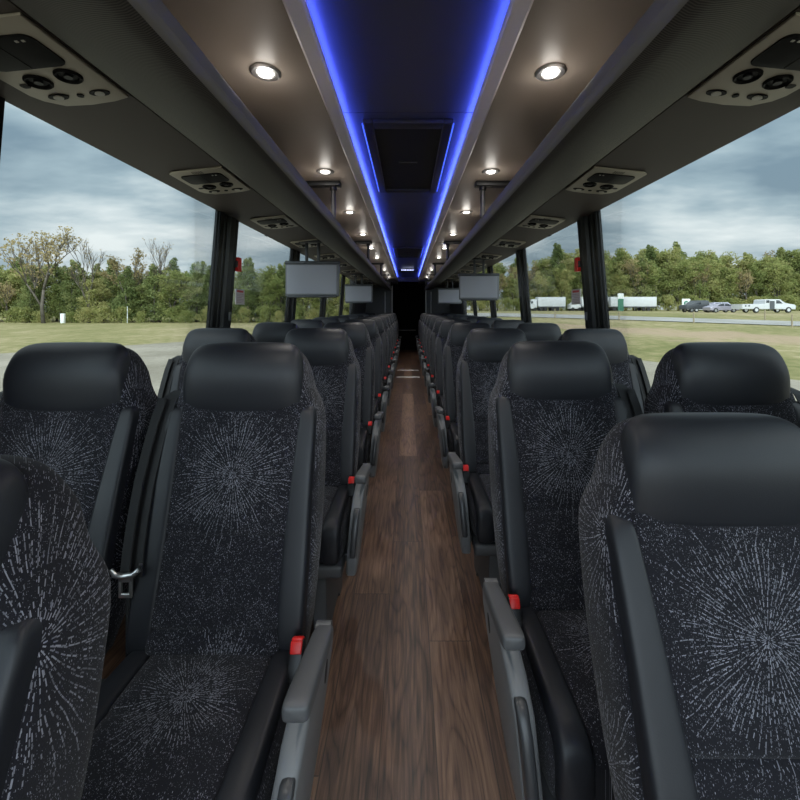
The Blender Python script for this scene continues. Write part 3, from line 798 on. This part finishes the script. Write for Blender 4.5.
# ------------------------------------------------------------------ outside
def ss(a, b, x):
    t = max(0, min(1, (x-a)/(b-a))); return t*t*(3-2*t)
def gz(x, y):
    right = ss(-12, 12, x)
    zl = -2.7 + .5*ss(18, 66, y)
    t = max(0, min(1, (y - 18)/42)); zr = -2.7 + 2.1*t
    return Z(zl*(1-right) + zr*right)
def terrain(name, xs, ys, mat, lift=0, f=None, kind='structure'):
    mb = MB(); g_ = []
    for y in ys:
        g_.append([mb.bm.verts.new((*(f(x, y) if f else (x, y)), gz(*(f(x, y) if f else (x, y))) + lift)) for x in xs])
    for a, b in zip(g_, g_[1:]):
        for i in range(len(xs)-1): mb.bm.faces.new((a[i], a[i+1], b[i+1], b[i]))
    o = mb.build(name, mat, smooth=True, sub=0, angle=180); o['kind'] = kind; return o
xs = [-260, -180, -120] + list(range(-90, 91, 6)) + [120, 150, 180, 260, 340]
ys = [-60, -20] + list(range(0, 90, 6)) + [100, 120, 150, 200, 300, 420]
terrain('ground', xs, ys, M['grass'])
# gravel lot around the coach: edge runs through the points read from the picture
def lotf(u, v):  # u 0..1 left->right, v 0..1 near->far
    y = -20 + v*58
    def edge_l(y): return -60 if y < 12 else -60 + 0*(y)
    return (u, y)
mb = MB()
lot_edge = [(-60, -20), (-48, 4), (-36, 14), (-24.2, 23.5), (-17.8, 31), (-10, 36), (-2, 34), (6, 27), (11.6, 20), (14.2, 15.5), (18, 8), (24, -4), (30, -20)]
def dense(poly, step=3):
    out = []
    for a, b in zip(poly, poly[1:] + poly[:1]):
        n = max(1, int(math.hypot(b[0]-a[0], b[1]-a[1])/step))
        for i in range(n): out.append((a[0]+(b[0]-a[0])*i/n, a[1]+(b[1]-a[1])*i/n))
    return out
cen = (0, 5); ringp = dense(lot_edge)
rings = []
for k in range(0, 9):
    t = .02 + .98*k/8
    rings.append([(cen[0]+(x-cen[0])*t, cen[1]+(y-cen[1])*t, gz(cen[0]+(x-cen[0])*t, cen[1]+(y-cen[1])*t)+.05) for x, y in ringp])
mb.loft(rings, cap=False); mb.build('gravel_lot', M['gravel'], angle=180)['kind'] = 'structure'
def strip(name, path, w, mat, lift):
    mb = MB(); rows = []
    P = [Vector((x, y)) for x, y in path]; Q = []
    for a, b in zip(P, P[1:]):
        for i in range(8): Q.append(a + (b-a)*i/8)
    Q.append(P[-1])
    for i, p in enumerate(Q):
        d = (Q[min(i+1, len(Q)-1)] - Q[max(i-1, 0)]).normalized(); n = Vector((-d.y, d.x))
        rows.append([mb.bm.verts.new((*(p+n*w*t), gz(*(p+n*w*t))+lift)) for t in (-.5, -.25, 0, .25, .5)])
    for a, b in zip(rows, rows[1:]):
        for i in range(4): mb.bm.faces.new((a[i], a[i+1], b[i+1], b[i]))
    o = mb.build(name, mat, angle=180); o['kind'] = 'structure'; return o
strip('road', [(74, 12), (40.3, 41), (25.2, 50), (17.6, 53.5), (-4, 60)], 7.2, M['road'], .07)

def leaf_mesh(mb, c, rx, rz, n, size, mi=1):
    for _ in range(n):
        while True:
            v = Vector((random.uniform(-1, 1), random.uniform(-1, 1), random.uniform(-1, 1)))
            if .25 < v.length < 1: break
        p = Vector(c) + Vector((v.x*rx, v.y*rx, v.z*rz))
        a = Vector((random.gauss(0, 1), random.gauss(0, 1), random.gauss(0, 1))).normalized()
        b = a.cross(Vector((random.gauss(0, 1), random.gauss(0, 1), random.gauss(0, 1)))).normalized()
        s_ = size*random.uniform(.6, 1.3)
        mb.face([p + a*s_, p + b*s_*.6, p - a*s_, p - b*s_*.6], mi)
def branch(mb, p, d, L, r, depth, tips, spread=.5, up=.15):
    q = p + d*L
    mid = p + d*L*.5 + Vector((random.uniform(-1, 1), random.uniform(-1, 1), 0))*L*.05
    mb.tube([p, mid, q], [r, r*.8, r*.6], 5)
    if depth == 0: tips.append(q); return
    if depth <= 2: tips.append(mid)
    for i in range(3 if depth > 1 else 4):
        nd = (d + Vector((random.uniform(-1, 1), random.uniform(-1, 1), random.uniform(-.4, .6)))*spread + Vector((0, 0, up))).normalized()
        branch(mb, q if i < 2 else mid, nd, L*random.uniform(.6, .8), r*.58, depth-1, tips, spread, up)
# every tree is built about 10 m tall
def make_tree(kind, sd):
    random.seed(sd); T = empty('tree')
    wood_, lv, tips = MB(), MB(), []
    if kind == 'cedar':
        wood_.tube([(0, 0, 0), (.1, 0, 4), (0, .1, 9)], [.16, .11, .03], 6)
        for i in range(46):
            z = .9 + 8.6*(i/46); rr_ = 2.3*(1-(z/10.3)**1.6)*random.uniform(.7, 1.1) + .2; a = random.uniform(0, 2*PI)
            leaf_mesh(lv, (math.cos(a)*rr_*.6, math.sin(a)*rr_*.6, z), rr_*.55, .6, 85, .15, 0)
        mat = M['leaf_dark']
    elif kind == 'broad':
        branch(wood_, Vector((0, 0, 0)), Vector((0, 0, 1)), 2.9, .17, 4, tips, .62, .16)
        for t in tips: leaf_mesh(lv, t, .62, .45, 26, .15, 0)
        for i in range(22):
            a = random.uniform(0, 2*PI); z = random.uniform(1.2, 5)
            leaf_mesh(lv, (math.cos(a)*1.5, math.sin(a)*1.5, z), .9, .7, 60, .15, 0)
        mat = M['leaf_mid']
    elif kind == 'sparse':
        branch(wood_, Vector((0, 0, 0)), Vector((0, 0, 1)), 3.1, .17, 4, tips, .6, .22)
        for t in tips: leaf_mesh(lv, t, .42, .3, 10, .12, 0)
        mat = M['leaf_rust']
    elif kind == 'bare':
        branch(wood_, Vector((0, 0, 0)), Vector((0, 0, 1)), 2.9, .13, 5, tips, .55, .3)
        for t in tips[::6]: leaf_mesh(lv, t, .2, .2, 2, .08, 0)
        mat = M['leaf_rust']
    else:  # bush
        for i in range(26):
            a = random.uniform(0, 2*PI); r_ = random.uniform(0, 2.6)
            leaf_mesh(lv, (math.cos(a)*r_, math.sin(a)*r_, random.uniform(.5, 3.2)), 1.1, .8, 75, .16, 0)
        wood_.tube([(0, 0, 0), (.1, 0, 1.5)], [.1, .05], 5)
        mat = M['leaf_mid']
    wood_.build('trunk', M['bark'], T, angle=180)
    lv.build('foliage', mat, T, smooth=False)
    return T
tp = {k: [make_tree(k, 11+i*7+j) for j in range(n)] for i, (k, n) in enumerate((('cedar', 2), ('broad', 3), ('sparse', 2), ('bare', 2), ('bush', 1)))}
tused = set()
def put_tree(kind, x, y, h, label, group, wid=1.0, j=None):
    j = random.randrange(len(tp[kind])) if j is None else j
    o = tp[kind][j] if (kind, j) not in tused else copy_tree(tp[kind][j]); tused.add((kind, j))
    if kind in ('bush',): o.name = 'bush'
    o.location = (x, y, gz(x, y)-.1); s = h/10; o.scale = (s*wid, s*wid, s); o.rotation_euler = (0, 0, random.uniform(0, 6.28))
    return tag(o, label, 'tree' if kind != 'bush' else 'bush', group)
random.seed(5)
GL = {'cedar': 'dark green cedar in the dense tree belt beyond the left windows', 'broad': 'yellow-green broadleaf tree in the belt beyond the left windows',
      'sparse': 'thin brown-leaved tree standing in the belt beyond the left windows', 'bush': 'low green bush at the foot of the left tree belt'}
GR = {'cedar': 'dark green conical tree in the far tree line beyond the right windows', 'broad': 'olive broadleaf tree in the far tree line beyond the right windows',
      'sparse': 'thin rust-leaved tree in the far tree line beyond the right windows', 'bush': 'low green bush below the far right tree line'}
# left belt, depth about 66 to 80 m
for row, (yy, n, h0, h1) in enumerate(((66, 30, 7, 10), (71, 30, 9, 11.6), (77, 26, 10, 12.6))):
    for i in range(n):
        x = -82 + 84*(i + random.uniform(.1, .9))/n
        k = random.choices(['cedar', 'broad', 'sparse'], [5, 4.5, .5])[0]
        put_tree(k, x, yy + random.uniform(-1.5, 1.5), random.uniform(h0, h1), GL[k], 'trees in the left belt', 1.15)
for i in range(26):
    x = -80 + 80*(i + random.uniform(.1, .9))/26
    put_tree('bush', x, 63.5 + random.uniform(-.8, .8), random.uniform(5, 8), GL['bush'], 'bushes below the left belt', .8)
for (x, y, h, k, j, lab) in ((-56.5, 62, 17.0, 'sparse', 0, 'big spreading brown-leaved tree rising above the belt, nearest the left window edge'),
                       (-51, 64, 16.0, 'bare', 1, 'bare grey tree just right of the big brown-leaved one'),
                       (-62, 66, 15.5, 'bare', 0, 'bare tree at the far left edge of the left window'),
                       (-41, 66, 15.6, 'bare', 0, 'leafless pale tree rising above the belt near the window pillar'),
                       (-46.5, 66, 13.5, 'sparse', 1, 'leaning thin tree between the two bare ones in the left window')):
    put_tree(k, x, y, h, lab, None, 1.0, j)
for row, (yy, n, h0, h1) in enumerate(((130, 34, 15, 20), (138, 34, 20, 24.5), (146, 26, 21, 26))):
    for i in range(n):
        x = 8 + 152*(i + random.uniform(.1, .9))/n
        k = random.choices(['cedar', 'broad', 'sparse'], [1.6, 6, 1.3])[0]
        put_tree(k, x, yy + random.uniform(-2, 2), random.uniform(h0, h1)*(.86 if x < 50 else 1), GR[k], 'trees in the far right line', 1.0)
for i in range(36):
    x = 6 + 155*(i + random.uniform(.1, .9))/36
    put_tree('bush', x, 125 + random.uniform(-1, 1), random.uniform(9, 14), GR['bush'], 'bushes below the far right line', .9)

# vehicles ------------------------------------------------------------
def wheel(mb, x, y, z, r, w=.24):
    mb.disc((x, y - w/2, z), r, w, axis='y', n=20)
def vehicle(name, loc, yaw, prof, cab, wheels, width, mat, label, cat, r=.36, extra=None):
    V = empty(name, loc, label, cat); V.rotation_euler = (0, 0, yaw)
    mb = MB(); mb.prism(prof, 'y', -width/2, width/2, bev=.05); mb.build('body', mat, V)
    for poly in cab:
        mb = MB(); mb.prism(poly, 'y', -width/2 - .012, width/2 + .012, bev=.004); mb.build('window', M['car_glass'], V)
    for wx in wheels:
        for sy in (-1, 1):
            mb = MB(); wheel(mb, wx, sy*(width/2-.1), r, r); w_ = mb.build('wheel', M['tyre'], V)
            mb = MB(); wheel(mb, wx, sy*(width/2-.1), r, r*.58, .26); mb.build('hub', M['chrome'], w_)
    if extra: extra(V)
    return V
# crew cab service truck with a long bed, nose to the right
def gl(x, y): return gz(x, y) + .05
pick_prof = [(-2.9, .55), (-2.9, 1.15), (-.75, 1.2), (-.72, 1.85), (-.5, 1.98), (1.1, 1.98), (1.75, 1.32), (2.9, 1.2), (3.05, .95), (3.0, .5)]
truck_prof = [(-4.0, .55), (-4.0, 1.28), (-.62, 1.28), (-.6, 1.85), (-.4, 1.98), (1.6, 1.98), (2.35, 1.38), (3.6, 1.25), (3.95, 1.05), (3.9, .5)]
def truck_extra(V):
    mb = MB(); mb.box((.05, -1.04, .50), (.75, -1.0, 1.75)); mb.build('dark_side_stripe', M['dark_paint'], V, smooth=False)
    mb = MB(); mb.box((-3.6, -1.03, .90), (-3.4, -1.0, 1.12)); mb.box((-3.1, -1.03, .92), (-2.9, -1.0, 1.14)); mb.build('bed_emblem', M['dark_paint'], V, smooth=False)
vehicle('pickup_truck', (53.3, 60, gl(53.3, 60)), 0, truck_prof, [[(1.0, 1.35), (1.0, 1.85), (1.45, 1.85), (2.0, 1.35)], [(-.5, 1.45), (-.45, 1.85), (0, 1.85), (0, 1.45)]],
        (-1.9, 2.85), 2.0, M['white_paint'], 'white long-bed crew cab pickup parked beyond the road, farthest right of the vehicles', 'pickup truck', .42, truck_extra)
car_prof = [(-2.2, .35), (-2.25, .8), (-1.9, .98), (-1.3, 1.05), (-.7, 1.42), (.6, 1.45), (1.25, 1.0), (2.05, .88), (2.25, .6), (2.2, .32)]
car_cab = [[(-1.15, 1.03), (-.65, 1.36), (-.1, 1.38), (-.1, 1.03)], [(0, 1.03), (0, 1.38), (.55, 1.38), (1.05, 1.03)]]
suv_prof = [(-2.3, .4), (-2.35, 1.1), (-2.1, 1.75), (.5, 1.8), (1.2, 1.15), (2.2, 1.05), (2.35, .7), (2.3, .4)]
suv_cab = [[(-1.95, 1.15), (-1.8, 1.65), (-.8, 1.68), (-.8, 1.15)], [(-.7, 1.15), (-.7, 1.68), (.4, 1.68), (.85, 1.15)]]
vehicle('car', (49.6, 63.5, gl(49.6, 63.5)), 0, car_prof, car_cab, (-1.4, 1.4), 1.75, M['silver_paint'], 'silver sedan just left of the white long-bed pickup', 'car')
vehicle('suv', (52.0, 71, gl(52, 71)), 0, suv_prof, suv_cab, (-1.45, 1.45), 1.85, M['white_paint'], 'white SUV parked behind the silver sedan', 'car')
vehicle('suv', (58.0, 74, gl(58, 74)), 0, suv_prof, suv_cab, (-1.45, 1.45), 1.85, M['silver_paint'], 'grey SUV farther back between the sedan and the pickup', 'car')
vehicle('pickup_truck', (49.0, 67, gl(49, 67)), PI, pick_prof, [[(.62, 1.35), (.62, 1.85), (1.02, 1.85), (1.45, 1.35)]], (-1.7, 2.1), 1.9, M['dark_paint'], 'dark pickup at the left end of the parked cars', 'pickup truck')
def semi(x, y, L, label, cab=True, dirn=-1):
    g0 = gl(x, y)
    T = empty('semi_trailer', (x, y, g0), label, 'semi trailer')
    mb = MB(); mb.box((-L/2, -1.3, 1.15), (L/2, 1.3, 4.0), bev=.04); mb.build('box', M['trailer'], T)
    mb = MB(); mb.box((-L/2+.3, -1.1, .95), (L/2-.3, 1.1, 1.15)); mb.box((-L/2, -1.31, 1.15), (L/2, -1.29, 1.28)); mb.build('chassis', M['dark_paint'], T, smooth=False)
    for wx in (-L/2+1.0, -L/2+2.3, L/2-3.6, L/2-2.3):
        mb = MB(); wheel(mb, wx, -1.1, .5, .5, .5); wheel(mb, wx, 1.1, .5, .5, .5); mb.build('wheel', M['tyre'], T)
    if cab:
        C_ = empty('truck_cab', (x + dirn*(L/2+1.6), y, g0), 'white cab coupled to the %s' % label, 'truck')
        mb = MB(); mb.prism([(-1.3, .6), (-1.3, 3.3), (.1, 3.4), (.6, 2.2), (1.5, 1.9), (1.6, .6)] if dirn > 0 else [(1.3, .6), (1.3, 3.3), (-.1, 3.4), (-.6, 2.2), (-1.5, 1.9), (-1.6, .6)], 'y', -1.2, 1.2, bev=.08)
        mb.build('body', M['white_paint'], C_)
        mb = MB(); mb.box((min(dirn*-.2, dirn*.4), -1.23, 2.1), (max(dirn*-.2, dirn*.4), 1.23, 2.8)); mb.build('window', M['car_glass'], C_, smooth=False)
        for wx in (-.9, .9):
            mb = MB(); wheel(mb, wx, -1.0, .5, .5, .4); wheel(mb, wx, 1.0, .5, .5, .4); mb.build('wheel', M['tyre'], C_)
semi(64.2, 115, 13.0, 'long white semi trailer right of the second window pillar', cab=False)
semi(53.2, 115, 7.5, 'short white box trailer just left of the right window pillar', dirn=-1)
semi(41.6, 117, 8.0, 'white box trailer seen through the second right window', dirn=-1)
B_ = empty('roadside_sign', (69.5, 100, gl(70, 100)), 'white roadside sign with a green mark left of the parked cars', 'sign')
mb = MB(); mb.box((-1.0, -.08, .2), (1.0, .08, 3.1)); mb.build('panel', M['sign_white'], B_, smooth=False)
mb = MB(); mb.disc((0, -.1, 2.0), .6, .03, axis='y'); mb.box((-.6, -.1, .5), (.5, -.08, .9)); mb.build('mark', M['sign_green'], B_)
mb = MB(); mb.box((-.9, -.05, 0), (-.75, .05, .3)); mb.box((.75, -.05, 0), (.9, .05, .3)); mb.build('legs', M['wood_post'], B_, smooth=False)
B_ = empty('roadside_sign', (55.3, 104, gl(55, 104)), 'tall narrow green and white sign in front of the long white trailer', 'sign')
mb = MB(); mb.box((-.7, -.1, 0), (.7, .1, 3.9)); mb.build('panel', M['sign_green'], B_, smooth=False)
mb = MB(); mb.box((-.75, -.13, 3.2), (.75, .13, 4.6)); mb.build('cap_panel', M['sign_white'], B_, smooth=False)
# post and wire fence along the road
nm_ = ['first', 'second', 'third', 'fourth', 'fifth', 'sixth', 'seventh']
for i, (x, y) in enumerate(((18, 49), (24, 45.5), (30, 42), (36, 37.5), (41.5, 46.5), (48, 40))):
    mb = MB(); mb.tube([(0, 0, 0), (0, 0, 1.25)], [.07, .06], 8)
    o = mb.build('fence_post', M['wood_post']); o.location = (x, y, gz(x, y)-.05)
    tag(o, 'weathered wooden post beside the road, %s from the left' % nm_[i], 'post', 'posts beside the road')
mb = MB(); mb.tube([(0, 0, 0), (0, 0, 2.6)], [.06, .05], 8); o = mb.build('marker_post', M['sign_white']); o.location = (-44.2, 63, gz(-44, 63)); tag(o, 'thin pale pole at the foot of the left tree belt', 'post')
mb = MB(); mb.box((-.28, -.2, 0), (.28, .2, 1.5), bev=.06); o = mb.build('utility_box', M['sign_white']); o.location = (-53.5, 62, gz(-53, 62)); tag(o, 'small white utility box in the grass by the left tree belt', 'utility box')

# ------------------------------------------------------------------ sky
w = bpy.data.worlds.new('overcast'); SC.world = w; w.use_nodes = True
nt = w.node_tree; g = NG(nt); bg = nt.nodes['Background']
tc = nt.nodes.new('ShaderNodeTexCoord'); x, y, z = g.xyz(tc.outputs['Generated'])
zz = g.m('MAXIMUM', z, 0)
den = g.m('ADD', zz, .16)
v = g.comb(g.m('DIVIDE', x, den), g.m('MULTIPLY', g.m('DIVIDE', y, den), 1.5), 0)
n1 = g.noise(v, .62, 6, .52); n2 = g.noise(v, 2.6, 4, .5)
cl = g.m('ADD', g.m('MULTIPLY', n1, .82), g.m('MULTIPLY', n2, .18))
cloud = g.ramp(cl, [(.38, (.19, .275, .35)), (.46, (.33, .43, .50)), (.53, (.56, .64, .69)), (.62, (.84, .88, .90))])
hz = g.m('POWER', g.m('SUBTRACT', 1, g.m('MINIMUM', zz, 1)), 9)
col = g.mix(g.m('MULTIPLY', hz, .45), cloud, (.60, .66, .70))
# sky strength raised behind the viewer, added to brighten the coach interior
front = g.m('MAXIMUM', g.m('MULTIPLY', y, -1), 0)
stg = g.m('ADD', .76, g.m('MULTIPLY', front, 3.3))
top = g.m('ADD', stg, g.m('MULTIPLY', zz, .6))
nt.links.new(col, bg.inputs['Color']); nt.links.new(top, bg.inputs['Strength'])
sun = bpy.data.lights.new('sun', 'SUN'); sun.energy = 1.35; sun.angle = math.radians(35); sun.color = (1, .97, .93)
so = bpy.data.objects.new('sun', sun); COL.objects.link(so); so.rotation_euler = (math.radians(38), math.radians(0), math.radians(-8))

# ------------------------------------------------------------------ camera
cd = bpy.data.cameras.new('camera'); cam = bpy.data.objects.new('camera', cd); COL.objects.link(cam)
cam.location = (0, 0, CZ); cam.rotation_euler = (PI/2, 0, 0)
cd.sensor_width = 36; cd.lens = 36*400/800
cd.shift_x = -8/800; cd.shift_y = -91/800; cd.clip_start = .02; cd.clip_end = 1500
SC.camera = cam
vs = SC.view_settings; vs.view_transform = 'Standard'; vs.look = 'None'; vs.gamma = 1; vs.use_curve_mapping = False; vs.exposure = .55
SC.cycles.use_denoising = True
SC.cycles.max_bounces = 8; SC.cycles.transparent_max_bounces = 16; SC.cycles.sample_clamp_indirect = 8
